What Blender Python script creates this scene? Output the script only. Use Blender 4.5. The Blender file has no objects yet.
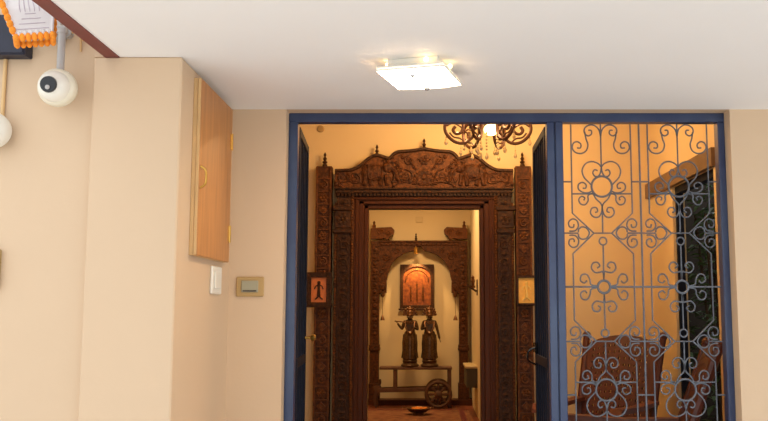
import bpy, bmesh, math, random
from mathutils import Vector, Matrix
random.seed(7)
PI = math.pi
S = bpy.context.scene
COL = S.collection

# ------------------------------------------------------------------ camera
EYE, FOC, TILT = 1.35, 860.0, math.atan(.1145)
cd = bpy.data.cameras.new('camera')
cd.sensor_width = 36.0
cd.lens = 36.0 * FOC / 768.0
cd.shift_x = -43.0 / 768.0
cam = bpy.data.objects.new('camera', cd)
COL.objects.link(cam)
cam.location = (0, 0, EYE)
cam.rotation_euler = (PI / 2 + TILT, 0, 0)
S.camera = cam

# ------------------------------------------------------------------ world, exposure
w = bpy.data.worlds.new('sky')
S.world = w
w.use_nodes = True
w.node_tree.nodes['Background'].inputs[0].default_value = (.94, .97, 1.0, 1)
w.node_tree.nodes['Background'].inputs[1].default_value = 1.78
S.view_settings.view_transform = 'Standard'
S.view_settings.look = 'None'
S.view_settings.gamma = 1.0
S.view_settings.exposure = 0.0
S.view_settings.use_curve_mapping = False

sun = bpy.data.lights.new('sun', 'SUN')
sun.energy = 1.0
sun.angle = math.radians(2)
sun.color = (1, .97, .93)
so = bpy.data.objects.new('sun', sun)
COL.objects.link(so)
so.rotation_euler = Vector((.42, -.30, -.86)).to_track_quat('-Z', 'Y').to_euler()

WARM = (1.0, .63, .30)


def lamp(name, loc, energy, color=WARM, size=.05, kind='POINT', target=None, spot=60, blend=.5):
    d = bpy.data.lights.new(name, kind)
    d.energy = energy
    d.color = color
    if kind == 'AREA':
        d.size = size
    else:
        d.shadow_soft_size = size
    if kind == 'SPOT':
        d.spot_size = math.radians(spot)
        d.spot_blend = blend
    o = bpy.data.objects.new(name, d)
    COL.objects.link(o)
    o.location = loc
    if target is not None:
        o.rotation_euler = (Vector(target) - Vector(loc)).to_track_quat('-Z', 'Y').to_euler()
    return o


# chandelier, spot and an added fill light indoors (the porch has the sky and its own ceiling lamp)
CH = Vector((.415, 5.75, 2.545))                       # chandelier centre
for k in range(3):
    a = k * 2 * PI / 3 + .5
    lamp('chandelier_light', CH + Vector((.2 * math.cos(a), .2 * math.sin(a), .24)), 19, size=.04)
lamp('hall_fill_light', (-.2, 11.0, 3.1), 44, kind='AREA', size=.4, color=(1, .64, .32))  # unseen lamp added to brighten the hall and its back wall
lamp('hall_spot_light', (-.150, 12.43, 2.115), 46, kind='SPOT', target=(-.15, 12.53, 1.5), spot=92, blend=.5, size=.02, color=(1, .6, .25))


# ------------------------------------------------------------------ colours and materials
def lin(c):
    return tuple((x / 255 / 12.92) if x / 255 <= .04045 else ((x / 255 + .055) / 1.055) ** 2.4 for x in c)


def mat(name, rgb, rough=.6, metal=0.0, var=.0, scale=6.0, bump=0.0, bscale=None, stretch=(1, 1, 1), emit=0.0, trans=0.0, rgb2=None, spec=.5, detail=4):
    m = bpy.data.materials.new(name)
    m.use_nodes = True
    nt = m.node_tree
    b = nt.nodes['Principled BSDF']
    c = lin(rgb)
    b.inputs['Base Color'].default_value = (*c, 1)
    b.inputs['Roughness'].default_value = rough
    b.inputs['Metallic'].default_value = metal
    b.inputs['Specular IOR Level'].default_value = spec
    if trans:
        b.inputs['Transmission Weight'].default_value = trans
    if emit:
        b.inputs['Emission Color'].default_value = (*c, 1)
        b.inputs['Emission Strength'].default_value = emit
    if var or bump or rgb2:
        tc = nt.nodes.new('ShaderNodeTexCoord')
        mp = nt.nodes.new('ShaderNodeMapping')
        mp.inputs['Scale'].default_value = stretch
        nt.links.new(tc.outputs['Object'], mp.inputs['Vector'])
        n = nt.nodes.new('ShaderNodeTexNoise')
        n.inputs['Scale'].default_value = scale
        n.inputs['Detail'].default_value = detail
        nt.links.new(mp.outputs['Vector'], n.inputs['Vector'])
        if var or rgb2:
            r = nt.nodes.new('ShaderNodeValToRGB')
            r.color_ramp.elements[0].position = .3
            r.color_ramp.elements[1].position = .7
            if rgb2:
                c2 = lin(rgb2)
                r.color_ramp.elements[0].color = (*c2, 1)
                r.color_ramp.elements[1].color = (*c, 1)
            else:
                r.color_ramp.elements[0].color = (*[x * (1 - var) for x in c], 1)
                r.color_ramp.elements[1].color = (*[min(1, x * (1 + var)) for x in c], 1)
            nt.links.new(n.outputs['Fac'], r.inputs['Fac'])
            nt.links.new(r.outputs['Color'], b.inputs['Base Color'])
        if bump:
            n2 = n
            if bscale:
                n2 = nt.nodes.new('ShaderNodeTexNoise')
                n2.inputs['Scale'].default_value = bscale
                n2.inputs['Detail'].default_value = 5
                nt.links.new(mp.outputs['Vector'], n2.inputs['Vector'])
            bp = nt.nodes.new('ShaderNodeBump')
            bp.inputs['Strength'].default_value = bump
            bp.inputs['Distance'].default_value = .01
            nt.links.new(n2.outputs['Fac'], bp.inputs['Height'])
            nt.links.new(bp.outputs['Normal'], b.inputs['Normal'])
    return m


M = dict(
    peach=mat('peach_plaster', (208, 181, 150), .8, var=.025, scale=1.3, bump=.05, bscale=60),
    ceil=mat('white_ceiling_paint', (240, 238, 236), .85, var=.015, scale=1.2, bump=.04, bscale=50),
    maroon=mat('maroon_paint', (112, 44, 40), .5, var=.12, scale=9),
    room=mat('cream_room_paint', (226, 200, 150), .8, var=.02, scale=1.5),
    hall=mat('pale_hall_paint', (226, 205, 158), .8, var=.02, scale=1.5),
    ground=mat('pale_concrete', (222, 221, 218), .7, var=.05, scale=3),
    tile=mat('terracotta_floor', (120, 62, 38), .45, var=.2, scale=5),
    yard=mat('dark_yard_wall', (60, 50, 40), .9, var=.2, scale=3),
    blue=mat('blue_gloss_paint', (36, 48, 84), .28, spec=.5, rgb2=(56, 72, 102), scale=3.5, bump=.12, bscale=40, detail=6),
    bluedk=mat('dark_blue_gate_paint', (22, 28, 42), .6, spec=.15, var=.3, scale=18, bump=.1),
    iron=mat('blue_grey_iron_paint', (90, 96, 106), .5, var=.25, scale=25, metal=.1),
    ply=mat('orange_brown_veneer', (186, 128, 74), .45, var=.14, scale=5, stretch=(6, 6, .6)),
    plyedge=mat('pale_wood_edge', (214, 176, 122), .5, var=.08, scale=9),
    brass=mat('brass', (212, 168, 84), .3, .9),
    carve=mat('red_brown_carved_wood', (80, 44, 17), .55, spec=.25, var=.7, scale=38, bump=.7, bscale=70),
    carvedk=mat('dark_carved_wood', (62, 36, 15), .55, spec=.25, var=.7, scale=45, bump=.5, bscale=80),
    smooth=mat('polished_red_brown_wood', (78, 40, 15), .55, spec=.2, var=.2, scale=10, stretch=(8, 8, .5)),
    relief=mat('warm_worn_carving', (100, 57, 22), .55, spec=.25, var=.55, bump=.5, bscale=80, scale=40),
    white=mat('white_plastic', (232, 228, 216), .4),
    pale=mat('off_white_plastic', (226, 218, 196), .4),
    grey=mat('grey_plastic', (176, 172, 168), .5),
    black=mat('black_glossy', (16, 16, 20), .15),
    navy=mat('dark_navy_metal', (26, 28, 46), .5, var=.2, scale=20),
    cloth=mat('pale_grey_lantern_cloth', (214, 208, 206), .8, var=.03, scale=20),
    stitch=mat('mauve_thread', (182, 166, 178), .8),
    orange=mat('orange_felt', (236, 142, 36), .85, var=.15, scale=60),
    plate=mat('beige_socket_plate', (178, 146, 92), .45, var=.05, scale=10),
    plateface=mat('grey_green_insert', (158, 152, 126), .4),
    chrome=mat('chrome', (200, 200, 200), .2, 1.0),
    glow=mat('lit_frosted_glass', (255, 224, 182), .4, emit=34.0),
    bulb=mat('lit_bulb', (255, 214, 140), .4, emit=9.0),
    bronze=mat('aged_bronze', (112, 76, 46), .38, .65, var=.4, scale=30),
    dkbronze=mat('dark_bronze', (92, 70, 48), .35, .6, var=.4, scale=40),
    chiron=mat('brown_chandelier_iron', (74, 42, 26), .5, .2),
    crystal=mat('cut_crystal', (224, 198, 150), .15, trans=.4),
    copper=mat('orange_copper_sheet', (214, 122, 58), .45, var=.08, scale=30),
    plaque_lit=mat('lit_plaque_sheet', (246, 190, 70), .4, var=.1, scale=30),  # sheet of the grille-side plaque, lamp light mixed into its colour
    figure_lit=mat('lit_plaque_figure', (250, 214, 110), .35),  # figure on that plaque, brightened the same way
    chair=mat('dark_red_brown_chair_wood', (82, 36, 22), .45, var=.2, scale=9, stretch=(6, 6, .6)),
    chairlt=mat('worn_chair_arm', (108, 56, 34), .45, var=.15, scale=9),
    cartwood=mat('old_cart_wood', (92, 60, 36), .65, var=.3, scale=14),
    cartpan=mat('faded_cart_board', (166, 118, 74), .7, var=.15, scale=9),
    rug=mat('patterned_rug', (110, 58, 36), .95, rgb2=(150, 104, 66), scale=9, detail=2),
    stone=mat('grey_painted_shelf', (84, 78, 56), .6),
    stonetop=mat('pale_shelf_top', (206, 186, 138), .5),
    leaf=mat('dark_green_leaf', (84, 108, 62), .5, var=.4, scale=12),
    stem=mat('brown_stem', (74, 56, 36), .8),
    clay=mat('clay_pot', (120, 70, 46), .8, var=.15),
    beam=mat('tan_wooden_beam', (122, 96, 68), .6, var=.1, scale=8),
    hallplate=mat('cream_plate', (212, 190, 142), .6),
    wire=mat('wire', (60, 50, 44), .6),
)


# ------------------------------------------------------------------ tagging and mesh building
def tag(o, label=None, cat=None, group=None, kind=None):
    if label: o['label'] = label
    if cat: o['category'] = cat
    if group: o['group'] = group
    if kind: o['kind'] = kind
    return o


def empty(name, loc, label, cat, group=None):
    o = bpy.data.objects.new(name, None)
    COL.objects.link(o)
    o.empty_display_size = .1
    o.location = loc
    return tag(o, label, cat, group)


def world_org(o):
    v = Vector((0, 0, 0))
    while o is not None:
        v += o.location
        o = o.parent
    return v


def catmull(pts, n=5, closed=False):
    P = [Vector(p) for p in pts]
    L = len(P)
    if L < 3:
        return P
    out = []
    rng = range(L if closed else L - 1)
    for i in rng:
        g = (lambda j: P[j % L]) if closed else (lambda j: P[max(0, min(L - 1, j))])
        a, b, c, d = g(i - 1), g(i), g(i + 1), g(i + 2)
        for k in range(n):
            t = k / n
            out.append(.5 * ((2 * b) + (c - a) * t + (2 * a - 5 * b + 4 * c - d) * t * t + (3 * b - a - 3 * c + d) * t ** 3))
    if not closed:
        out.append(P[-1])
    return out


class MB:
    def __init__(s):
        s.bm = bmesh.new()

    def box(s, lo, hi, bev=0.0, seg=1):
        t = bmesh.new()
        bmesh.ops.create_cube(t, size=1)
        lo, hi = Vector(lo), Vector(hi)
        for v in t.verts:
            v.co = Vector([(lo[i] + hi[i]) / 2 + v.co[i] * (hi[i] - lo[i]) for i in range(3)])
        if bev:
            bmesh.ops.bevel(t, geom=t.edges[:], offset=bev, segments=seg, affect='EDGES', profile=.5)
        return s.merge(t)

    def obox(s, a, b, wx, wy, bev=0.0, up=(0, 1, 0)):
        """a bar of section wx * wy from a to b"""
        a, b = Vector(a), Vector(b)
        d = (b - a)
        t = bmesh.new()
        bmesh.ops.create_cube(t, size=1)
        for v in t.verts:
            v.co = Vector((v.co.x * wx, v.co.y * wy, (v.co.z + .5) * d.length))
        if bev:
            bmesh.ops.bevel(t, geom=t.edges[:], offset=bev, segments=1, affect='EDGES')
        z = d.normalized()
        y = Vector(up)
        x = y.cross(z)
        if x.length < 1e-4:
            x = Vector((1, 0, 0)).cross(z)
        x.normalize()
        y = z.cross(x)
        m = Matrix((x, y, z)).transposed().to_4x4()
        m.translation = a
        t.transform(m)
        return s.merge(t)

    def merge(s, t):
        me = bpy.data.meshes.new('t')
        t.to_mesh(me)
        t.free()
        s.bm.from_mesh(me)
        bpy.data.meshes.remove(me)
        return s

    def prism(s, pts, y0, y1, bev=0.0, axis='y'):
        """polygon pts [(x, z)] extruded from y0 to y1"""
        t = bmesh.new()
        f = {'y': lambda p, q: (p[0], q, p[1]), 'x': lambda p, q: (q, p[0], p[1]), 'z': lambda p, q: (p[0], p[1], q)}[axis]
        A = [t.verts.new(f(p, y0)) for p in pts]
        B = [t.verts.new(f(p, y1)) for p in pts]
        n = len(pts)
        t.faces.new(A)
        t.faces.new(B[::-1])
        for i in range(n):
            t.faces.new((A[i], B[i], B[(i + 1) % n], A[(i + 1) % n]))
        bmesh.ops.recalc_face_normals(t, faces=t.faces[:])
        if bev:
            bmesh.ops.bevel(t, geom=[e for e in t.edges if abs(e.verts[0].co.y - e.verts[1].co.y) < 1e-6], offset=bev, segments=1, affect='EDGES')
        return s.merge(t)

    def tube(s, pts, r, n=6, closed=False, flat=1.0):
        """a rod along pts; r one radius or one per point"""
        P = [Vector(p) for p in pts]
        L = len(P)
        rr = r if isinstance(r, (list, tuple)) else [r] * L
        rings = []
        x = None
        for i, p in enumerate(P):
            a = P[(i - 1) % L] if (closed or i) else p
            b = P[(i + 1) % L] if (closed or i < L - 1) else p
            z = (b - a)
            z = z.normalized() if z.length > 1e-9 else Vector((0, 0, 1))
            if x is None:
                x = Vector((0, 1, 0)).cross(z)
                if x.length < 1e-3:
                    x = Vector((1, 0, 0)).cross(z)
            x = (x - z * x.dot(z))
            if x.length < 1e-6:
                x = z.orthogonal()
            x.normalize()
            y = z.cross(x)
            rings.append([s.bm.verts.new(p + rr[i] * (x * math.cos(2 * PI * k / n) + y * flat * math.sin(2 * PI * k / n))) for k in range(n)])
        for i in range(L if closed else L - 1):
            A, B = rings[i], rings[(i + 1) % L]
            for k in range(n):
                s.bm.faces.new((A[k], A[(k + 1) % n], B[(k + 1) % n], B[k]))
        if not closed:
            s.bm.faces.new(rings[0][::-1])
            s.bm.faces.new(rings[-1])
        return s

    def lathe(s, prof, org=(0, 0, 0), n=20, axis=(0, 0, 1)):
        """profile [(radius, height)] turned about axis at org"""
        q = Vector((0, 0, 1)).rotation_difference(Vector(axis)).to_matrix()
        o = Vector(org)
        rings = []
        for r, h in prof:
            if r < 1e-6:
                rings.append([s.bm.verts.new(o + q @ Vector((0, 0, h)))])
            else:
                rings.append([s.bm.verts.new(o + q @ Vector((r * math.cos(2 * PI * k / n), r * math.sin(2 * PI * k / n), h))) for k in range(n)])
        for A, B in zip(rings, rings[1:]):
            for k in range(n):
                k2 = (k + 1) % n
                if len(A) == 1 and len(B) == 1:
                    continue
                if len(A) == 1:
                    s.bm.faces.new((A[0], B[k2], B[k]))
                elif len(B) == 1:
                    s.bm.faces.new((A[k], A[k2], B[0]))
                else:
                    s.bm.faces.new((A[k], A[k2], B[k2], B[k]))
        if len(rings[0]) > 1:
            s.bm.faces.new(rings[0][::-1])
        if len(rings[-1]) > 1:
            s.bm.faces.new(rings[-1])
        return s

    def ball(s, c, r, n=10, m=7):
        """ellipsoid; r a number or three"""
        r = (r, r, r) if not isinstance(r, (tuple, list)) else r
        t = bmesh.new()
        bmesh.ops.create_uvsphere(t, u_segments=n, v_segments=m, radius=1)
        for v in t.verts:
            v.co = Vector((c[0] + v.co.x * r[0], c[1] + v.co.y * r[1], c[2] + v.co.z * r[2]))
        return s.merge(t)

    def build(s, name, m, parent=None, smooth=False, mods=()):
        me = bpy.data.meshes.new(name)
        if parent is not None:
            s.bm.transform(Matrix.Translation(-world_org(parent)))
        bmesh.ops.recalc_face_normals(s.bm, faces=s.bm.faces[:])
        s.bm.to_mesh(me)
        s.bm.free()
        me.materials.append(M[m] if isinstance(m, str) else m)
        o = bpy.data.objects.new(name, me)
        COL.objects.link(o)
        if smooth:
            me.polygons.foreach_set('use_smooth', [True] * len(me.polygons))
            try:
                me.set_sharp_from_angle(angle=math.radians(smooth if smooth is not True else 40))
            except Exception:
                pass
        if parent is not None:
            o.parent = parent
        return o


def single(mb, name, m, label, cat, group=None, smooth=False):
    """a thing that is one mesh, its origin moved to its base"""
    o = mb.build(name, m, None, smooth)
    lo = Vector([min(v.co[i] for v in o.data.vertices) for i in range(3)])
    hi = Vector([max(v.co[i] for v in o.data.vertices) for i in range(3)])
    c = Vector(((lo.x + hi.x) / 2, (lo.y + hi.y) / 2, lo.z))
    o.data.transform(Matrix.Translation(-c))
    o.location = c
    return tag(o, label, cat, group)


def dup(o, parent=None):
    c = o.copy()
    COL.objects.link(c)
    c.parent = parent
    for ch in list(o.children):
        dup(ch, c)
    return c


def spiral(cx, cz, r0, r1, a0, turns, n=22):
    """points of a spiral in the x-z plane, from radius r0 to r1"""
    return [(cx + (r0 + (r1 - r0) * k / n) * math.cos(a0 + turns * 2 * PI * k / n),
             cz + (r0 + (r1 - r0) * k / n) * math.sin(a0 + turns * 2 * PI * k / n)) for k in range(n + 1)]


def struct(name, m, *boxes):
    b = MB()
    for lo, hi in boxes:
        b.box(lo, hi)
    return tag(b.build(name, m), kind='structure')


# ------------------------------------------------------------------ the setting
ZC = 2.338                                            # porch ceiling
FL, FR = -.700, 1.507                                 # entrance opening in the front wall
SX = -.965                                            # face of the pier's side
XR = 1.795                                            # right wall of the entrance room
tag(MB().box((-9, -9, -.1), (9, 4.2, 0)).build('floor', 'ground'), kind='structure')
struct('ceiling', 'ceil', ((-1.225, 1.0, ZC), (2.9, 4.2, ZC + .18)))
struct('trim_1', 'maroon', ((-1.268, 1.0, ZC - .004), (-1.212, 3.30, ZC + .18)))
struct('wall_front', 'peach', ((SX, 4.2, 0), (FL, 4.4, ZC)), ((FR, 4.2, 0), (4.2, 4.4, ZC)), ((-1.3, 4.2, ZC), (4.2, 4.4, 3.4)))
tag(MB().box((-1.313, 3.30, 0), (SX, 4.4, ZC), bev=.006).box((-1.313, 3.30, ZC), (-1.268, 4.4, 3.6)).build('wall_pier', 'peach'), kind='structure')
struct('wall_left', 'peach', ((-6, 3.34, 0), (-1.313, 3.55, 3.6)))
struct('ceiling_eave', 'ceil', ((-2.4, 2.75, 3.5), (-1.30, 3.55, 3.6)))

# entrance room
DX = -.0235                                           # centre line of the carved doorway
struct('floor_room', 'tile', ((-1.9, 4.2, -.1), (3.6, 12.9, 0)))
struct('ceiling_room', 'room', ((-1.9, 4.4, 3.0), (1.89, 7.1, 3.1)))
struct('wall_back', 'room', ((-1.9, 6.9, 0), (DX - .455, 7.1, 3.4)), ((DX + .455, 6.9, 0), (1.89, 7.1, 3.4)), ((DX - .455, 6.9, 2.20), (DX + .455, 7.1, 3.4)))
struct('wall_room_left', 'room', ((-1.9, 4.4, 0), (-1.7, 6.9, 3.0)))
OY0, OY1, OZ = 5.33, 6.24, 2.235                      # side doorway in the right wall
struct('wall_right', 'room', ((XR, 4.4, 0), (XR + .09, OY0, 3.0)), ((XR, OY1, 0), (XR + .09, 6.9, 3.0)), ((XR, OY0, OZ), (XR + .09, OY1, 3.0)))
struct('trim_2', 'beam', ((XR - .03, OY0 - .06, OZ), (XR, 6.9, OZ + .115)))
b = MB()
b.box((XR + .02, OY0, 0), (XR + .07, OY0 + .05, OZ)).box((XR + .02, OY1 - .03, 0), (XR + .07, OY1, OZ)).box((XR + .02, OY0 + .05, OZ - .05), (XR + .07, OY1 - .03, OZ))
tag(b.build('door_2', 'bluedk'), kind='structure')
# side yard beyond the right wall, added walls and roof keep it dark
struct('wall_yard_blocker', 'yard', ((XR + .09, 9.3, 0), (4.2, 9.5, 3.3)), ((4.0, 4.4, 0), (4.2, 9.3, 3.3)))
struct('ceiling_yard_blocker', 'yard', ((XR + .09, 4.4, 3.1), (2.7, 9.5, 3.3)))
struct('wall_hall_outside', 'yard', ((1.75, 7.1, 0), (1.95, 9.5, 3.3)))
# hall behind the carved doorway
HR = .64
struct('wall_hall_back', 'hall', ((-2.0, 12.6, 0), (.9, 12.8, 3.3)))
struct('wall_hall_right', 'hall', ((HR, 7.1, 0), (HR + .2, 12.6, 3.3)))
struct('wall_hall_left', 'hall', ((-2.0, 7.1, 0), (-1.8, 12.6, 3.3)))
struct('ceiling_hall', 'hall', ((-2.0, 7.1, 3.2), (.9, 12.8, 3.35)))
struct('baseboard_hall', 'smooth', ((-1.8, 12.33, 0), (HR, 12.6, .075)))

# ------------------------------------------------------------------ blue steel entrance frame
FY0, FY1 = 4.28, 4.34
df = empty('door_frame', ((FL + FR) / 2, 4.31, 0), 'blue painted steel frame around the whole entrance and its iron grille', 'door frame')
MB().box((FL, FY0, 0), (-.654, FY1, ZC - .046), bev=.003).build('jamb', 'blue', df)
MB().box((1.472, FY0, 0), (FR, FY1, ZC - .046), bev=.003).build('jamb', 'blue', df)
MB().box((FL, FY0, ZC - .046), (FR, FY1, ZC), bev=.003).build('head_rail', 'blue', df)
b = MB().box((.606, FY0, 0), (.645, FY1, ZC - .046), bev=.003).box((.649, FY0 - .004, 0), (.687, FY1, ZC - .046), bev=.003).box((.645, FY0 + .01, 0), (.649, FY1, ZC - .046))
b.build('mullion', 'blue', df)
MB().box((.687, FY0, 0), (1.472, FY1, .05), bev=.003).build('bottom_rail', 'blue', df)


def gate_leaf(name, hx, sgn, ang, label):
    """leaf of .58 m, opened into the room; sgn -1 = hung on the left jamb"""
    L, T, z0, z1 = .57, .034, .02, 2.285
    r = empty(name, (hx, 4.358, 0), label, 'gate', 'steel gate leaves of the entrance')
    o = r.location
    def bx(mb, x0, y0, za, x1, y1, zb, bev=.003):
        mb.box((o.x + x0, o.y + y0, za), (o.x + x1, o.y + y1, zb), bev=bev)
    f = MB()
    bx(f, -T / 2, 0, z0, T / 2, .045, z1); bx(f, -T / 2, L - .045, z0, T / 2, L, z1)
    f.build('stile', 'bluedk', r)
    for za, zb in ((z1 - .045, z1), (1.05, 1.10), (z0, z0 + .05)):
        q = MB(); bx(q, -T / 2, .045, za, T / 2, L - .045, zb); q.build('rail', 'bluedk', r)
    q = MB(); bx(q, -.004, .045, z0 + .05, .004, L - .045, z1 - .045, 0); q.build('sheet', 'bluedk', r)
    for k in range(4):
        y = .045 + (L - .09) * (k + 1) / 5
        q = MB(); bx(q, -T / 2 + .004, y - .009, z0 + .05, T / 2 - .004, y + .009, z1 - .045); q.build('rib', 'bluedk', r)
    for z in (.35, 1.2, 2.05):
        MB().lathe([(.011, -.05), (.011, .05)], (o.x, o.y - .004, z), 10).build('hinge', 'navy', r, True)
    s_ = -sgn         # towards the opening
    if sgn > 0:
        q = MB()
        q.box((o.x + s_ * .016, o.y + L - .10, 1.11), (o.x + s_ * .026, o.y + L - .02, 1.16), bev=.002)
        q.tube(catmull([(o.x + s_ * .02, o.y + L - .09, 1.14), (o.x + s_ * .06, o.y + L - .08, 1.12), (o.x + s_ * .065, o.y + L - .06, 1.07), (o.x + s_ * .02, o.y + L - .05, 1.04)]), .006)
        q.build('latch', 'black', r)
    else:
        MB().lathe([(.008, 0), (.008, .03), (.018, .035), (.02, .05), (.012, .06)], (o.x + .016, o.y + L - .06, 1.19), 12, (1, 0, 0)).build('knob', 'brass', r, True)
    r.rotation_euler.z = ang
    return r


gate_leaf('gate_leaf', -.669, -1, math.atan(.058), 'dark blue steel gate leaf with small brass knob, opened against the plain jamb')
gate_leaf('gate_leaf', .620, 1, -math.atan(.016), 'dark blue steel gate leaf with black latch, opened beside the scroll grille')

# ------------------------------------------------------------------ scroll grille, in pixels of the pattern -> metres
GY = 4.31
GCX, GS = 1.079, .004965                              # centre line of the grille, metres per unit
def gz(y): return 2.2870 - (y - 123) * .00505
gr = empty('scroll_grille', (GCX, GY, 0), 'blue-grey wrought iron scroll grille fixed beside the entrance gate', 'window grille')


def grod(name, pts, r=.0039, closed=False, smooth=True, n=4):
    P = [(GCX + x * GS, GY, gz(y)) for x, y in pts]
    if smooth:
        P = catmull(P, n, closed)
    MB().tube(P, r, 6, closed).build(name, 'iron', gr, True)


YM = 286.8
def both(name, pts, cx, **k):
    """the rod and its mirror images left-right about cx and top-bottom about the middle"""
    for sx in (1, -1):
        grod(name, [(cx + sx * x, y) for x, y in pts], **k)
        grod(name, [(cx + sx * x, 2 * YM - y) for x, y in pts], **k)


def circ(cx, cy, r, a0, turns, r1=None, n=14):
    r1 = r if r1 is None else r1
    return [(cx + (r + (r1 - r) * k / n) * math.cos(a0 + turns * 2 * PI * k / n), cy - (r + (r1 - r) * k / n) * math.sin(a0 + turns * 2 * PI * k / n)) for k in range(n + 1)]


for cx in (-39.2, 39.2):
    for q in (1, -1):                                  # upper and lower half
        m = (lambda y: y) if q == 1 else (lambda y: 2 * YM - y)
        for sx in (1, -1):
            grod('vertical_bar', [(cx + sx * 30.5, m(123)), (cx + sx * 30.5, m(213.5)), (cx + sx * 9, m(233.5)), (cx, m(233.5))], smooth=False)
            grod('vertical_bar', [(cx + sx * 9, m(233.5)), (cx + sx * 30.5, m(254)), (cx + sx * 30.5, YM)], smooth=False)
            # hook at the head of the stem
            grod('scroll', [(cx + sx * x, m(y)) for x, y in [(0, 136), (-1.5, 129), (-6, 124.5), (-11.5, 124), (-16, 127), (-16.5, 132), (-13, 135), (-9.3, 133), (-9.6, 129.5), (-12.5, 129.3)]])
            grod('scroll', [(cx + sx * x, m(y)) for x, y in [(-16.2, 131), (-15, 138), (-13.2, 144), (-15, 150), (-20, 153), (-26, 152), (-29.3, 147.5), (-28, 142.5), (-24, 141), (-20.5, 143.5), (-21, 147.3), (-24.5, 147.3)]])
            # heart
            grod('scroll', [(cx + sx * x, m(y)) for x, y in [(0, 167), (-3, 163.5), (-9.5, 161.2), (-16, 163.5), (-19.6, 170), (-18, 177), (-13, 182.5), (-10.6, 185)]])
            grod('scroll', [(cx + sx * x, m(y)) for x, y in [(0, 167), (-.8, 172), (-3, 176), (-6.5, 176.3), (-8.8, 173), (-7, 169.6), (-3.9, 170.6)]])
            # side curls of the ring
            grod('scroll', [(cx + sx * x, m(y)) for x, y in [(-9.5, 191), (-14, 193), (-19, 192.6), (-23.6, 189.5), (-23.6, 184.5), (-19.5, 182.4), (-16, 184.8), (-16.4, 188.2), (-19.5, 188.4)]])
            grod('scroll', [(cx + sx * x, m(y)) for x, y in [(-9, 193.2), (-14, 195.6), (-14.2, 201), (-17.5, 205), (-22, 204), (-23.6, 199.6), (-20.8, 196.6), (-17.6, 198), (-18.6, 200.6)]])
            # tulip below the ring and its curls
            grod('scroll', [(cx + sx * x, m(y)) for x, y in [(-9.6, 191.5), (-6.5, 198.5), (-1.6, 203.5), (0, 207)]])
            grod('scroll', [(cx + sx * x, m(y)) for x, y in [(0, 205), (-.6, 212), (-3.5, 217), (-8.5, 217.4), (-12, 213.5), (-10.5, 208.5), (-6, 208), (-4.8, 211.6), (-7.4, 212.8)]])
            # trefoil in the side triangle
            grod('scroll', [(cx + sx * x, m(y)) for x, y in [(-24.8, 232.5), (-24.2, 229.5), (-21, 227.3), (-16.5, 228.4), (-13.6, 233.3), (-16.5, 238.4), (-21, 239.6), (-24.2, 237.4), (-24.8, 234.4)]])
            grod('scroll', [(cx + sx * x, m(y)) for x, y in [(-34, 231.5), (-28, 231), (-24.6, 226.5), (-26, 221), (-30.6, 219.3), (-34.4, 222.5), (-33.6, 227), (-29.8, 227.6), (-29, 224.5)]])
            grod('scroll', [(cx + sx * x, m(y)) for x, y in [(-34, 235.5), (-28, 236), (-24.6, 240.5), (-26, 246), (-30.6, 247.7), (-34.4, 244.5), (-33.6, 240), (-29.8, 239.4), (-29, 242.5)]])
            # middle flower
            grod('scroll', [(cx + sx * x, m(y)) for x, y in [(0, 279), (-.8, 272), (-3.5, 272.2), (-8.6, 272.6), (-12.2, 268.5), (-10.8, 263.4), (-6.3, 262.6), (-3.8, 266), (-6.6, 268.4)]])
            grod('scroll', [(cx + sx * x, m(y)) for x, y in [(-6.5, 286), (-13, 284.5), (-14.3, 279), (-17.5, 274.4), (-22.4, 275.2), (-23.6, 280.4), (-19.8, 283), (-17.2, 280.6)]])
        grod('ring', circ(cx, m(186.6), 10.4, 0, 1 - 1 / 24, n=23), closed=True, r=.0054, n=2)
        grod('ring', circ(cx, m(241.5), 3.8, 0, 1 - 1 / 14, n=13), closed=True, n=2)
        grod('stem', [(cx, m(123)), (cx, m(167))], smooth=False)
        grod('stem', [(cx, m(205)), (cx, m(233.5))], smooth=False)
        grod('stem', [(cx, m(245.3)), (cx, m(280))], smooth=False)
        for sx in (1, -1):
            grod('horizontal_bar', [(cx + sx * 30.5, m(194)), (cx + sx * 8, m(194))], smooth=False)
    grod('ring', circ(cx, YM, 6.2, 0, 1 - 1 / 18, n=17), closed=True, r=.0062, n=2)
    for sx in (1, -1):
        grod('horizontal_bar', [(cx + sx * 6, YM), (cx + sx * 39.2, YM)], smooth=False, r=.0048)
for y in (181.8, 233.5, 2 * YM - 233.5, 2 * YM - 181.8):
    for x0, x1 in ((-78.4, -69.7), (-8.7, 8.7), (69.7, 78.4)):
        if abs(y - YM) < 60 and False:
            continue
        a = (x0, x1)
        if y in (233.5, 2 * YM - 233.5):
            a = (-78.4, -64) if x0 < -50 else ((-14.4, 14.4) if x0 < 0 else (64, 78.4))
        grod('horizontal_bar', [(a[0], y), (a[1], y)], smooth=False)
grod('vertical_bar', [(0, 123), (0, 2 * YM - 123)], smooth=False, r=.0048)
grod('horizontal_bar', [(-78.4, 2 * YM - 123), (78.4, 2 * YM - 123)], smooth=False, r=.008)
b = MB()
for x in (-69.7, -39.2, -8.7, 0, 8.7, 39.2, 69.7):
    b.tube([(GCX + x * GS, GY, gz(2 * YM - 123)), (GCX + x * GS, GY, .051)], .0045)
b.build('lower_bars', 'iron', gr)

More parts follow.
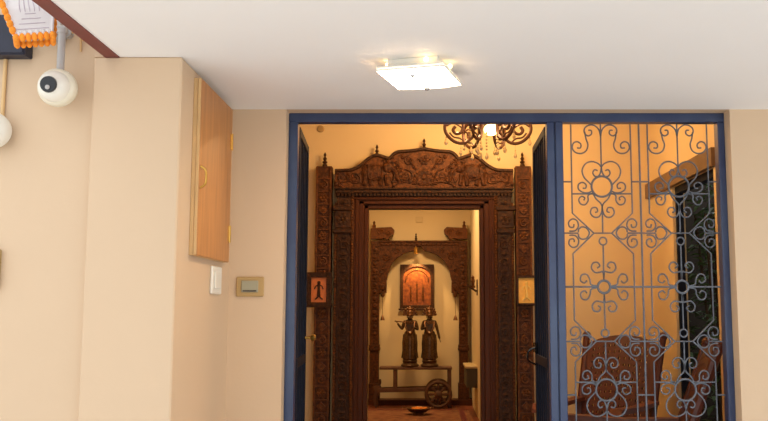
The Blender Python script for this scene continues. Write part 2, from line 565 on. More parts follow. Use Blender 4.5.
# ------------------------------------------------------------------ porch fittings
t = empty('ceiling_lamp', (-.028, 3.415, ZC), 'square frosted glass ceiling lamp glowing on the white porch ceiling', 'ceiling lamp')
o = t.location
b = MB()
NN = 9
t1 = bmesh.new()
def bow(u, v): return -.006 * (1 - u * u)
top, bot = [], []
for i in range(NN + 1):
    for j in range(NN + 1):
        u, v = -1 + 2 * i / NN, -1 + 2 * j / NN
        bot.append(t1.verts.new((o.x + u * .136, o.y + v * .146, o.z - .056 + bow(u, v))))
for i in range(NN + 1):
    for j in range(NN + 1):
        u, v = -1 + 2 * i / NN, -1 + 2 * j / NN
        top.append(t1.verts.new((o.x + u * .136, o.y + v * .146, o.z - .049 + bow(u, v))))
ix = lambda i, j: i * (NN + 1) + j
for i in range(NN):
    for j in range(NN):
        t1.faces.new((bot[ix(i, j)], bot[ix(i, j + 1)], bot[ix(i + 1, j + 1)], bot[ix(i + 1, j)]))
        t1.faces.new((top[ix(i, j)], top[ix(i + 1, j)], top[ix(i + 1, j + 1)], top[ix(i, j + 1)]))
for k in range(NN):
    for (p, q) in ((ix(k, 0), ix(k + 1, 0)), (ix(k + 1, NN), ix(k, NN)), (ix(0, k + 1), ix(0, k)), (ix(NN, k), ix(NN, k + 1))):
        t1.faces.new((bot[p], bot[q], top[q], top[p]))
b.merge(t1)
b.build('glass_shade', 'glow', t, True)
MB().box((o.x - .139, o.y - .149, o.z - .0485), (o.x + .139, o.y + .149, o.z - .036), bev=.004).box((o.x - .105, o.y - .11, o.z - .036), (o.x + .105, o.y + .11, o.z), bev=.004).build('mount_plate', 'white', t)
b = MB()
for sx in (-1, 1):
    b.box((o.x + sx * .138 - .0015, o.y - .149, o.z - .057), (o.x + sx * .138 + .0015, o.y + .149, o.z - .0485))
    b.box((o.x - .1365, o.y + sx * .148 - .0015, o.z - .057), (o.x + .1365, o.y + sx * .148 + .0015, o.z - .0485))
b.build('glow_baffle', 'white', t)  # thin border added to keep the shade's side glow off the ceiling
for sx, sy in ((-.9, -.75), (.5, -1.06), (1.05, -.1)):  # small glowing balls added for the warm spots round the lamp
    MB().ball((o.x + sx * .122, o.y + sy * .122, o.z - .018), .010, 8, 6).build('added_glow', 'bulb', t, True)
for sy in (-1, 1):
    b = MB().lathe([(.005, 0), (.004, -.046)], (o.x, o.y + sy * .105, o.z - .004), 8)
    b.build('rod', 'chrome', t)
    MB().lathe([(.004, -.006), (.010, -.008), (.011, -.016), (.006, -.024), (0, -.026)], (o.x, o.y + sy * .105, o.z - .055), 12).build('knob', 'chrome', t, True)
t.rotation_euler.z = math.radians(-15.5)

# meter cupboard on the pier
CX = SX + .032
t = empty('wall_cupboard', (SX, 3.76, 1.567), 'shallow wooden cupboard with brass handle mounted high on the pier', 'cupboard')
y0, y1, z0, z1 = 3.478, 4.05, 1.567, 2.302
MB().box((SX, y0, z0), (SX + .018, y1, z1), bev=.002).build('carcass', 'plyedge', t)
d = MB().box((SX + .019, y0, z0), (CX, y1, z1 - .0), bev=.003).build('door', 'ply', t)
MB().box((SX + .0195, y0 - .003, z0 + .001), (CX - .001, y0, z1 - .001)).build('edge_strip', 'plyedge', d)
b = MB().tube(catmull([(CX, y0 + .02, 1.845), (CX + .018, y0 + .03, 1.86), (CX + .022, y0 + .03, 1.89), (CX + .018, y0 + .03, 1.92), (CX, y0 + .02, 1.935)]), .005)
b.build('handle', 'brass', d, True)
for z in (1.70, 2.14):
    b = MB().lathe([(.006, -.04), (.006, .04)], (CX + .003, y1 - .012, z), 8).box((CX, y1 - .035, z - .035), (CX + .003, y1 - .01, z + .035))
    b.build('hinge', 'brass', d)

t = empty('switch_plate', (SX, 3.918, 1.41), 'narrow white switch plate under the wooden cupboard on the pier', 'switch', 'wall plates of the porch')
MB().box((SX, 3.83, 1.417), (SX + .012, 4.005, 1.542), bev=.004).build('cover', 'white', t)
MB().box((SX + .0125, 3.86, 1.44), (SX + .018, 3.97, 1.52), bev=.003).build('rocker', 'white', t)

t = empty('socket_plate', (-.859, 4.2, 1.409), 'beige wall socket plate with grey insert between pier and blue frame', 'switch', 'wall plates of the porch')
MB().box((-.926, 4.186, 1.410), (-.792, 4.2, 1.505), bev=.004).build('cover', 'plate', t)
MB().box((-.900, 4.181, 1.430), (-.818, 4.1855, 1.487), bev=.002).build('insert', 'plateface', t)
MB().box((-.892, 4.178, 1.434), (-.826, 4.1808, 1.440)).build('slot', 'wire', t)

# CCTV camera
t = empty('security_camera', (-1.41, 3.34, 2.40), 'white dome security camera hanging from a grey bracket on the porch wall', 'security camera')
jx, jz = -1.472, 2.440
MB().lathe([(.036, 0), (.036, -.035), (.030, -.045), (0, -.045)], (jx, 3.34, jz), 20, (0, 1, 0)).build('junction_box', 'grey', t, True)
b = MB()
for a in (0, PI * .5, PI):
    b.lathe([(.017, 0), (.017, -.03), (0, -.03)], (jx + .042 * math.cos(a), 3.34, jz + .042 * math.sin(a)), 12, (0, 1, 0))
b.build('conduit_socket', 'grey', t)
MB().lathe([(.0145, -.02), (.0145, .16), (.0165, .162), (.0165, .178)], (jx + .042, 3.27, 2.262), 12).box((jx + .0, 3.262, 2.425), (jx + .056, 3.298, 2.455), bev=.004).build('post', 'grey', t, True)
ax = Vector((.03, -.98, -.10)).normalized()
c = Vector((-1.425, 3.235, 2.197))
MB().lathe([(.050, -.036), (.068, -.034), (.073, -.02), (.073, .004), (.066, .02), (.05, .03)], c, 28, ax).build('base_ring', 'pale', t, True)
e = MB().ball(c + ax * .022, .060, 24, 16).build('dome', 'white', t, True)
MB().lathe([(.030, .050), (.032, .055), (.030, .062), (0, .064)], c + ax * .022, 20, ax).build('lens_cover', 'black', e, True)
MB().lathe([(.009, .066), (.007, .068), (0, .069)], c + ax * .022 + Vector((0, 0, -.012)), 10, ax).build('sensor', 'grey', e, True)
b = MB()
b.tube(catmull([(jx + .045, 3.325, jz), (jx + .08, 3.32, jz + .004), (jx + .092, 3.325, jz - .02), (jx + .09, 3.336, jz - .07)]), .004)
b.tube(catmull([(jx + .05, 3.322, jz + .006), (jx + .095, 3.318, jz + .0), (jx + .104, 3.325, jz - .03)]), .004)
b.build('cable', 'plyedge', t)

# lantern with orange pompoms
LX, LY, LZ = -1.436, 3.05, 2.342
t = empty('fabric_lantern', (LX, LY, LZ), 'faceted pale fabric lantern edged with orange pompoms hanging by the wall', 'lantern')
QX, QY = Vector((.92, .39, 0)), Vector((-.39, .92, 0)) * .5
SG = ((-1, -1), (1, -1), (1, 1), (-1, 1))
def qr(R, z, k):
    a, c_ = SG[k % 4]
    return Vector((LX, LY, z)) + QX * (a * R) + QY * (c_ * R)
LEV = [(.060, LZ), (.080, LZ + .090), (.077, LZ + .105), (.040, LZ + .205), (.012, LZ + .26)]
b = MB()
rings = [[b.bm.verts.new(qr(R_, z, k)) for k in range(4)] for R_, z in LEV]
for A, B in zip(rings, rings[1:]):
    for k in range(4):
        b.bm.faces.new((A[k], A[(k + 1) % 4], B[(k + 1) % 4], B[k]))
b.bm.faces.new(rings[-1])
b.bm.faces.new(rings[0][::-1])
b.build('shade', 'cloth', t)
b = MB()
for k in range(4):
    b.tube([qr(R_ + .001, z, k) for R_, z in LEV[:4]], .006, 6)
    for g in range(6):
        p = qr(.060, LZ, k).lerp(qr(.060, LZ, k + 1), (g + .5) / 6)
        b.ball(p, (.009, .009, .012), 6, 4)
b.build('piping', 'cloth', t)
b = MB()
for k in range(4):
    for n_, (R_, z) in enumerate(((.0630, LZ + .015), (.0673, LZ + .034), (.0714, LZ + .052), (.0755, LZ + .070))):
        m_ = .08 + .10 * n_
        b.tube([qr(R_ + .0015, z, k).lerp(qr(R_ + .0015, z, k + 1), g) for g in (m_, 1 - m_)], .0012, 4)
    for f in (.30, .40, .5, .60, .70):
        b.tube([qr(R_ + .0015, z, k).lerp(qr(R_ + .0015, z, k + 1), f) for R_, z in ((.0773, LZ + .078), (.080, LZ + .090), (.0775, LZ + .106), (.055, LZ + .165))], .0012, 4)
b.build('stitching', 'stitch', t)
def pom(p): MB().ball(p, (.0115, .0115, .017), 10, 7).build('pompom', 'orange', t, True)
for k in range(4):
    for g in range(6):
        pom((qr(.061, LZ, k).lerp(qr(.061, LZ, k + 1), g / 6)) - Vector((0, 0, .016)))
for k in (0, 2):
    for g in range(1, 7):
        pom(qr(.064, LZ - .01, k).lerp(qr(.090, LZ + .13, k), g / 6))
MB().tube([(LX, LY, LZ + .26), (LX, LY, 3.515)], .003).build('cord', 'wire', t)
t.rotation_euler.y = math.radians(-13)

t = empty('meter_box', (-1.66, 3.34, 2.30), 'dark navy metal box fixed on the wall behind the lantern', 'box')
MB().box((-1.80, 3.27, 2.338), (-1.573, 3.34, 2.50), bev=.004).build('case', 'navy', t)
MB().box((-1.795, 3.262, 2.343), (-1.578, 3.2695, 2.495), bev=.003).build('lid', 'navy', t)

t = empty('wall_lamp', (-1.690, 3.34, 2.04), 'round white lamp globe at the end of a pipe below the navy box', 'lamp')
MB().lathe([(.05, 0), (.05, -.02), (0, -.02)], (-1.690, 3.34, 2.04), 20, (0, 1, 0)).build('base', 'grey', t, True)
MB().lathe([(.0, -.122), (.045, -.115), (.066, -.09), (.072, -.06), (.068, -.035), (.05, -.021)], (-1.690, 3.34, 2.04), 28, (0, 1, 0)).build('globe', 'white', t, True)
MB().tube([(-1.677, 3.332, 2.105), (-1.677, 3.332, 2.337)], .0075, 10).build('conduit', 'plyedge', t, True)

t = empty('wall_switch', (-1.68, 3.34, 1.42), 'olive grey switch box low on the wall below the round lamp', 'switch', 'wall plates of the porch')
MB().box((-1.74, 3.31, 1.425), (-1.652, 3.34, 1.58), bev=.004).build('cover', 'plate', t)
MB().box((-1.73, 3.305, 1.44), (-1.662, 3.3095, 1.565), bev=.002).build('insert', 'plateface', t)

# ------------------------------------------------------------------ carved doorway
YF = 6.75                                             # its front plane
t = empty('carved_doorway', (DX, 6.83, 0), 'massive dark carved wooden doorway with elephant crest', 'door frame')


def bead_row(mb, a, b, n, r, flat=.7):
    a, b = Vector(a), Vector(b)
    for k in range(n):
        p = a.lerp(b, (k + .5) / n)
        mb.ball(p, (r, r * flat, r), 6, 4)


def scroll_relief(mb, cx, cz, r, y, a0=0, sgn=1, rad=.008):
    pts = spiral(cx, cz, r, r * .25, a0, 1.4 * sgn, 16)
    mb.tube([(x, y, z) for x, z in pts], [rad * (1 - .5 * k / 16) for k in range(17)], 5)


def rosette(mb, cx, y, cz, r, n=6):
    for k in range(n):
        a = 2 * PI * k / n
        mb.ball((cx + r * .6 * math.cos(a), y, cz + r * .6 * math.sin(a)), (r * .36, .008, r * .36), 6, 4)
    mb.ball((cx, y, cz), (r * .32, .014, r * .32), 6, 4)


HZ = 2.143
for s in (-1, 1):
    X = lambda h: DX + s * h                          # h = distance from centre line
    def vbox(mb, h0, h1, yf, z0, z1, bev=.003):
        mb.box((min(X(h0), X(h1)), yf, z0), (max(X(h0), X(h1)), 6.898, z1), bev=bev)
    # jamb: stepped mouldings
    b = MB()
    vbox(b, .443, .475, 6.80, 0, HZ + .03)
    vbox(b, .475, .515, 6.775, 0, HZ + .06)
    vbox(b, .515, .555, 6.765, 0, HZ + .09)
    vbox(b, .530, .542, 6.757, 0, HZ + .09)
    b.build('jamb', 'smooth', t)
    b = MB()
    bead_row(b, (X(.566), 6.757, .02), (X(.566), 6.757, HZ + .10), 100, .0105)
    vbox(b, .556, .577, 6.762, 0, HZ + .10)
    b.build('beading', 'relief', t)
    # carved column beside the jamb
    b = MB()
    vbox(b, .578, .688, 6.765, 0, HZ + .13)
    for k in range(16):
        z = .08 + k * .136
        scroll_relief(b, X(.632), z, .036, 6.762, 0 if k % 2 else PI, 1 if k % 2 else -1, .010)
        b.ball((X(.632), 6.762, z + .068), (.030, .012, .016), 6, 4)
        b.tube(catmull([(X(.598), 6.764, z - .05), (X(.612), 6.76, z), (X(.598), 6.764, z + .05)]), .006, 5)
        b.tube(catmull([(X(.668), 6.764, z - .05), (X(.654), 6.76, z), (X(.668), 6.764, z + .05)]), .006, 5)
    b.build('carved_band', 'carvedk', t)
    b = MB()
    bead_row(b, (X(.700), 6.77, .02), (X(.700), 6.77, HZ + .02), 90, .0105)
    vbox(b, .688, .712, 6.80, 0, HZ + .05)
    b.build('beading', 'relief', t)
    # capital block
    b = MB()
    vbox(b, .570, .716, 6.745, HZ - .20, HZ - .16, .006)
    vbox(b, .576, .710, 6.752, HZ - .16, HZ - .02, .006)
    vbox(b, .566, .722, 6.742, HZ - .02, HZ + .02, .006)
    rosette(b, X(.643), 6.75, HZ - .09, .05)
    b.build('capital', 'carvedk', t)
# lintel
b = MB()
for h, y, za, zb in ((.478, 6.80, 2.143, 2.178), (.52, 6.775, 2.178, 2.205), (.56, 6.765, 2.205, 2.235), (.56, 6.757, 2.214, 2.226)):
    b.box((DX - h, y, za), (DX + h, 6.898, zb), bev=.003)
b.build('lintel', 'smooth', t)
b = MB()
b.box((DX - .70, 6.765, 2.236), (DX + .70, 6.898, 2.262), bev=.003)
b.box((DX - .705, 6.735, 2.262), (DX + .705, 6.898, 2.277), bev=.003)
for k in range(48):
    x = DX - .69 + 1.38 * (k + .5) / 48
    b.box((x - .008, 6.742, 2.240), (x + .008, 6.77, 2.260))
b.box((DX - .71, 6.735, 2.292), (DX + .71, 6.898, 2.305), bev=.003)
b.box((DX - .69, 6.75, 2.277), (DX + .69, 6.898, 2.292))
b.build('dentil_cornice', 'carvedk', t)
# crest
half = [(.710, 2.305), (.710, 2.445), (.60, 2.449), (.55, 2.462), (.50, 2.492), (.455, 2.532), (.42, 2.556), (.38, 2.568), (.34, 2.562), (.30, 2.548), (.272, 2.545), (.258, 2.562), (.235, 2.584), (.20, 2.598), (.12, 2.604), (.06, 2.612), (0, 2.622)]
poly = [(DX + x, z) for x, z in half] + [(DX - x, z) for x, z in half[-2::-1]]
crest = MB().prism(poly, 6.775, 6.898).build('crest', 'relief', t)
b = MB()
edge = [(DX + x, 6.768, z) for x, z in half[1:]]
b.tube(catmull(edge, 3), .014, 6)
b.tube(catmull([(2 * DX - x, y, z) for x, y, z in edge], 3), .014, 6)
b.build('edge_moulding', 'carvedk', crest, True)


def elephant(ox, oz, s, k):
    """walking elephant in relief facing s, k its size"""
    b = MB()
    y = 6.772
    B = lambda x, z, rx, rz, ry=.02: b.ball((ox + s * x * k, y, oz + z * k), (rx * k, ry, rz * k), 14, 9)
    B(0, .105, .095, .058)
    B(-.055, .10, .055, .055)
    B(.095, .14, .042, .042, .024)
    B(.075, .135, .026, .04, .030)
    b.tube(catmull([(ox + s * .12 * k, y - .006, oz + .135 * k), (ox + s * .155 * k, y - .008, oz + .10 * k), (ox + s * .165 * k, y - .008, oz + .055 * k), (ox + s * .185 * k, y - .008, oz + .03 * k), (ox + s * .20 * k, y - .008, oz + .045 * k)]), [.018 * k * (1 - .035 * i) for i in range(21)], 7)
    for x, dx in ((-.075, -.012), (-.04, .008), (.045, -.006), (.08, .012)):
        b.tube([(ox + s * x * k, y, oz + .085 * k), (ox + s * (x + dx * .4) * k, y, oz + .04 * k), (ox + s * (x + dx) * k, y, oz + .004)], [.022 * k, .018 * k, .019 * k], 7)
    b.tube(catmull([(ox - s * .095 * k, y, oz + .12 * k), (ox - s * .118 * k, y, oz + .09 * k), (ox - s * .115 * k, y, oz + .05 * k)]), .006 * k, 5)
    b.tube(catmull([(ox + s * .125 * k, y - .014, oz + .115 * k), (ox + s * .145 * k, y - .016, oz + .108 * k), (ox + s * .165 * k, y - .014, oz + .118 * k)]), .005 * k, 5)
    b.tube(catmull([(ox + s * x_ * k, y - .020, oz + z_ * k) for x_, z_ in ((-.05, .165), (-.055, .10), (-.045, .05), (.0, .047), (.04, .05), (.05, .10), (.045, .16))]), .005 * k, 5)
    b.build('elephant_carving', 'carve', crest, True)


elephant(DX + .385, 2.325, -1, 1.05)
elephant(DX - .385, 2.325, 1, 1.05)
b = MB()
for s in (-1, 1):
    X = lambda h: DX + s * h
    for h, z, r, sg in ((.14, 2.40, .055, 1), (.235, 2.50, .04, -1), (.545, 2.375, .045, 1), (.64, 2.385, .045, -1), (.12, 2.525, .038, -1), (.225, 2.36, .03, 1), (.47, 2.47, .028, 1)):
        scroll_relief(b, X(h), z, r, 6.772, PI / 2, sg * s, .010)
    for h0, z0, h1, z1 in ((.50, 2.35, .70, 2.34), (.05, 2.34, .24, 2.33), (.19, 2.47, .28, 2.52), (.06, 2.45, .17, 2.56)):
        b.tube(catmull([(X(h0), 6.773, z0), (X((h0 + h1) / 2), 6.768, (z0 + z1) / 2 + .02), (X(h1), 6.773, z1)]), .007, 5)
        b.ball((X(h1), 6.77, z1), (.018, .012, .022), 6, 4)
    for h in (.60, .69):
        b.ball((X(h), 6.772, 2.425), (.02, .01, .012), 6, 4)
    b.tube(catmull([(X(.20), 6.77, 2.43), (X(.215), 6.765, 2.47), (X(.245), 6.765, 2.45), (X(.235), 6.768, 2.40), (X(.25), 6.768, 2.35)]), .009, 5)
for k in range(70):
    h, z = random.uniform(.03, .68), random.uniform(2.325, 2.44 if k % 2 else 2.55)
    top = next(z0 + (z1 - z0) * (h - h0) / (h1 - h0) for (h0, z0), (h1, z1) in zip(half[::-1], half[-2::-1]) if h0 <= h <= h1 and h1 > h0)
    if z > top - .03 or .27 < h < .54 and z < 2.48:
        continue
    for s in (-1, 1):
        if k % 3:
            b.ball((DX + s * h, 6.773, z), (random.uniform(.008, .02), .010, random.uniform(.006, .014)), 6, 4)
        else:
            scroll_relief(b, DX + s * h, z, .022, 6.773, k, s, .007)
rosette(b, DX, 6.77, 2.39, .07, 8)
rosette(b, DX, 6.77, 2.53, .045, 6)
b.build('scroll_carving', 'carve', crest, True)
FIN = [(0, .105), (.006, .095), (.012, .08), (.006, .066), (.017, .05), (.009, .036), (.022, .022), (.012, .008), (.020, 0), (.020, -.02)]
for x, z in ((DX, 2.618), (DX + .38, 2.566), (DX - .38, 2.566)):
    MB().lathe(FIN[::-1], (x, 6.84, z), 12).build('finial', 'carvedk', t, True)

# the two flanking pilasters
for s, lab in ((-1, 'tall carved wooden pilaster flanking the doorway on the brass-knob gate side'), (1, 'tall carved wooden pilaster flanking the doorway on the grille side')):
    x0 = DX + s * (.800 if s < 0 else .792)
    t = empty('carved_pilaster', (x0, 6.86, 0), lab, 'pilaster', 'carved pilasters beside the doorway')
    b = MB().box((x0 - .063, 6.80, 0), (x0 + .063, 6.895, 2.487), bev=.004)
    b.build('shaft', 'carve', t)
    b = MB()
    for q in (-1, 1):
        b.box((x0 + q * .055 - .008, 6.788, .02), (x0 + q * .055 + .008, 6.80, 2.48), bev=.002)
    k, z = 0, .09
    while z < 2.42:
        if k % 3 == 0:
            rosette(b, x0, 6.797, z, .04, 6)
        elif k % 3 == 1:
            scroll_relief(b, x0, z, .034, 6.796, PI / 2, s, .009)
        else:
            b.prism([(x0 - .036, z), (x0, z + .036), (x0 + .036, z), (x0, z - .036)], 6.786, 6.80)
            b.ball((x0, 6.787, z), (.016, .01, .016), 6, 4)
        b.box((x0 - .044, 6.790, z + .046), (x0 + .044, 6.80, z + .054))
        z += .102
        k += 1
    b.build('carving', 'relief', t, True)
    MB().lathe(FIN[::-1], (x0, 6.85, 2.505), 12).build('finial', 'carvedk', t, True)

# plaques hung on the pilasters; the grille-side one has lamp light in its colours
for s, m, rel, lab in ((-1, 'copper', 'carvedk', 'orange framed plaque with dark standing figure on a carved pilaster'), (1, 'plaque_lit', 'figure_lit', 'framed plaque coloured golden as if lit, with pale figure, on a carved pilaster')):
    px = -.846 if s < 0 else .778
    z0, z1 = (1.362, 1.636) if s < 0 else (1.375, 1.612)
    hw = .100 if s < 0 else .083
    t = empty('framed_plaque', (px, 6.78, z0), lab, 'plaque', 'figure plaques on the pilasters')
    MB().box((px - hw, 6.762, z0), (px + hw, 6.778, z1), bev=.003).build('backboard', 'carvedk', t)
    fr = MB()
    e = .040 if s < 0 else .020
    fr.box((px - hw, 6.738, z0), (px - hw + e, 6.7615, z1), bev=.003).box((px + hw - e, 6.738, z0), (px + hw, 6.7615, z1), bev=.003)
    fr.box((px - hw + e, 6.738, z0), (px + hw - e, 6.7615, z0 + e), bev=.003).box((px - hw + e, 6.738, z1 - e), (px + hw - e, 6.7615, z1), bev=.003)
    if s < 0:
        for q in (-1, 1):
            bead_row(fr, (px + q * (hw - .014), 6.737, z0 + .01), (px + q * (hw - .014), 6.737, z1 - .01), 14, .007)
    fr.build('frame', 'carvedk', t)
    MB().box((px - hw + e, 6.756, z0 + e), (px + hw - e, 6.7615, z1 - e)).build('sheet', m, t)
    c = (z0 + z1) / 2
    b = MB()
    y = 6.753
    b.ball((px, y, c + .055), (.013, .007, .015), 8, 6)
    b.tube([(px, y, c + .045), (px, y, c + .01), (px, y, c - .05)], [.012, .009, .014], 6)
    b.tube(catmull([(px - .035, y, c + .005), (px - .022, y, c + .03), (px, y, c + .034), (px + .022, y, c + .03), (px + .035, y, c + .005)]), .005, 5)
    b.tube(catmull([(px - .03, y, c - .075), (px - .012, y, c - .06), (px, y, c - .05), (px + .012, y, c - .06), (px + .03, y, c - .075)]), .006, 5)
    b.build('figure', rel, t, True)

# small round cover on the wall high up
single(MB().lathe([(0, -.02), (.022, -.018), (.028, -.008), (.03, 0)], (-.868, 6.9, 2.81), 16, (0, 1, 0)), 'wall_cover', 'plate', 'small round cover high on the cream wall above the pilaster', 'cover', smooth=True)

# ------------------------------------------------------------------ chandelier
t = empty('chandelier', (CH.x, CH.y, 3.0), 'brown iron scroll chandelier with crystal drops and a lit bulb', 'chandelier')
MB().lathe([(.06, 0), (.055, -.02), (.02, -.035), (.01, -.05)], (CH.x, CH.y, 3.0), 18).build('ceiling_rose', 'chiron', t, True)
MB().tube([(CH.x, CH.y, 2.96), (CH.x, CH.y, 2.76)], .006, 8).build('rod', 'chiron', t)
MB().lathe([(.012, .16), (.03, .13), (.012, .10), (.036, .07), (.05, .045), (.02, .03), (.014, 0)], CH, 16).build('hub', 'chiron', t, True)
MB().lathe([(.105, .012), (.11, .004), (.10, -.004), (.03, -.01)], CH + Vector((0, 0, .055)), 24).build('plate', 'chiron', t, True)
for (dx, dy) in ((.02, -.02),):
    MB().lathe([(.012, .044), (.028, .038), (.046, .018), (.050, -.002), (.042, -.022), (.022, -.036), (0, -.040)], CH + Vector((dx, dy, .012)), 18).build('bulb', 'bulb', t, True)
    MB().lathe([(.016, .0), (.016, .05)], CH + Vector((dx, dy, .05)), 12).build('bulb_holder', 'brass', t, True)
for k in range(6):
    a = k * PI / 3 + .04
    ca, sa = math.cos(a), math.sin(a)
    P = lambda r, z: (CH.x + ca * r, CH.y + sa * r, CH.z + z)
    b = MB()
    loop = [(.03, .07), (.075, .115), (.10, .06), (.105, -.01), (.135, -.062), (.185, -.078), (.24, -.06), (.285, -.01), (.293, .045), (.268, .085), (.225, .098), (.185, .08), (.168, .04), (.182, .0), (.215, -.012), (.238, .012), (.222, .038)]
    b.tube(catmull([P(r, z) for r, z in loop], 4), .0115, 6)
    b.tube(catmull([P(r, z) for r, z in ((.12, -.04), (.15, .0), (.20, .045), (.245, .06), (.282, .04))], 4), .006, 6)
    b.tube(catmull([P(r, z) for r, z in ((.16, -.07), (.19, -.045), (.235, -.035), (.262, -.005))], 4), .006, 6)
    b.build('arm', 'chiron', t, True)
    MB().lathe([(.008, 0), (.03, .012), (.034, .02), (.012, .022), (.012, .09), (0, .092)], P(.268, .09), 12).build('candle', 'pale', t, True)
    for r, z in ((.115, -.055), (.185, -.085), (.285, -.005)):
        p = Vector(P(r, z)) - Vector((0, 0, random.uniform(.01, .03)))
        c = MB()
        c.tube([p + Vector((0, 0, .03)), p - Vector((0, 0, .008))], .0013, 4)
        c.ball(p - Vector((0, 0, .014)), .006, 6, 4)
        c.lathe([(0, 0), (.004, -.004), (.0125, -.030), (.009, -.042), (0, -.048)], p - Vector((0, 0, .020)), 6)
        c.build('crystal_drop', 'crystal', t)
for k in range(3):
    a = k * 2 * PI / 3 + .3
    p = CH + Vector((.065 * math.cos(a), .065 * math.sin(a), -.02))
    c = MB()
    for j in range(4 + (k % 3)):
        c.ball(p - Vector((0, 0, .022 * j)), .009, 6, 4)
    c.lathe([(0, 0), (.005, -.004), (.013, -.030), (.009, -.044), (0, -.05)], p - Vector((0, 0, .022 * (4 + k % 3))), 6)
    c.build('crystal_string', 'crystal', t)

# ------------------------------------------------------------------ chairs
def chair(name, label):
    t = empty(name, (0, 0, 0), label, 'chair', 'wooden armchairs in the entrance room')
    # local frame: sits facing -y; seat 0.58 wide
    W, D = .27, .24
    zs = .42
    # back: leans, posts flare upward
    pb = lambda x, h: (x * (1 + .06 * h), D + .03 + .26 * h, zs + h * .72)
    for s in (-1, 1):
        MB().obox((s * W, D + .03, 0), (s * W, D + .03, zs), .045, .045, .004).build('leg', 'chair', t)
        MB().obox((s * W, -D, 0), (s * W, -D, .685), .045, .045, .004).build('leg', 'chair', t)
        b = MB()
        b.tube(catmull([pb(s * W, -.05), pb(s * W * 1.0, .3), pb(s * W * 1.0, .65), pb(s * W * 1.02, 1.0)]), .026, 8)
        b.ball(pb(s * W * 1.02, 1.02), .032, 10, 7)
        b.build('back_post', 'chair', t, True)
        b = MB()
        b.prism([(-D - .07, .69), (-D - .05, .725), (D * .2, .71), (D + .12, .72), (D + .12, .695), (D * .2, .68), (-D - .06, .69), (-D - .07, .665)], s * (W + .005) - .04, s * (W + .005) + .04, axis='x')
        b.build('armrest', 'chairlt', t)
    # perforated back board with an arched crest
    nx, nz = 9, 11
    b = MB()
    N = 41
    cols = [(-1 + 2 * i / N) for i in range(N + 1)]
    def topz(u): return .93 + .10 * math.cos(u * PI / 2) ** .8 - .02 * (abs(u) > .93)
    for th in (0,):
        F, B = [], []
        for u in cols:
            ft, fb = [], []
            for j in range(46):
                h = .06 + (topz(u) - .06) * j / 45
                p = Vector(pb(u * W * .98, h))
                ft.append(b.bm.verts.new(p + Vector((0, -.012, 0))))
                fb.append(b.bm.verts.new(p + Vector((0, .012, 0))))
            F.append(ft)
            B.append(fb)
        hole = lambda i, j: (i % 3 == 1) and (j % 3 == 1) and 3 < i < N - 4 and 5 < j < 41
        for i in range(N):
            for j in range(45):
                if hole(i, j):
                    for (p, q) in (((i, j), (i + 1, j)), ((i + 1, j), (i + 1, j + 1)), ((i + 1, j + 1), (i, j + 1)), ((i, j + 1), (i, j))):
                        b.bm.faces.new((F[p[0]][p[1]], F[q[0]][q[1]], B[q[0]][q[1]], B[p[0]][p[1]]))
                else:
                    b.bm.faces.new((F[i][j], F[i + 1][j], F[i + 1][j + 1], F[i][j + 1]))
                    b.bm.faces.new((B[i][j], B[i][j + 1], B[i + 1][j + 1], B[i + 1][j]))
        for i in range(N):
            b.bm.faces.new((F[i][45], F[i + 1][45], B[i + 1][45], B[i][45]))
            b.bm.faces.new((F[i][0], B[i][0], B[i + 1][0], F[i + 1][0]))
        for i in (0, N):
            for j in range(45):
                b.bm.faces.new((F[i][j], F[i][j + 1], B[i][j + 1], B[i][j]))
    b.build('backrest', 'chair', t)
    MB().box((-W - .02, -D - .03, zs - .03), (W + .02, D + .02, zs), bev=.008).build('seat', 'chair', t)
    for s in (-1, 1):
        MB().obox((s * W, -D, .16), (s * W, D + .03, .16), .03, .03).build('stretcher', 'chair', t)
    MB().obox((-W, -D, .35), (W, -D, .35), .06, .025, up=(0, 0, 1)).build('apron', 'chair', t)
    return t


c1 = chair('armchair', 'high-backed dark wooden armchair with perforated back behind the scroll grille')
c1.location = (1.13, 5.90, 0)
c1.rotation_euler.z = math.radians(-35)
c2 = dup(c1)
c2['label'] = 'wooden armchair turned sideways by the dark side doorway'
c2.location = (1.06, 4.93, 0)
c2.rotation_euler.z = math.radians(-102)

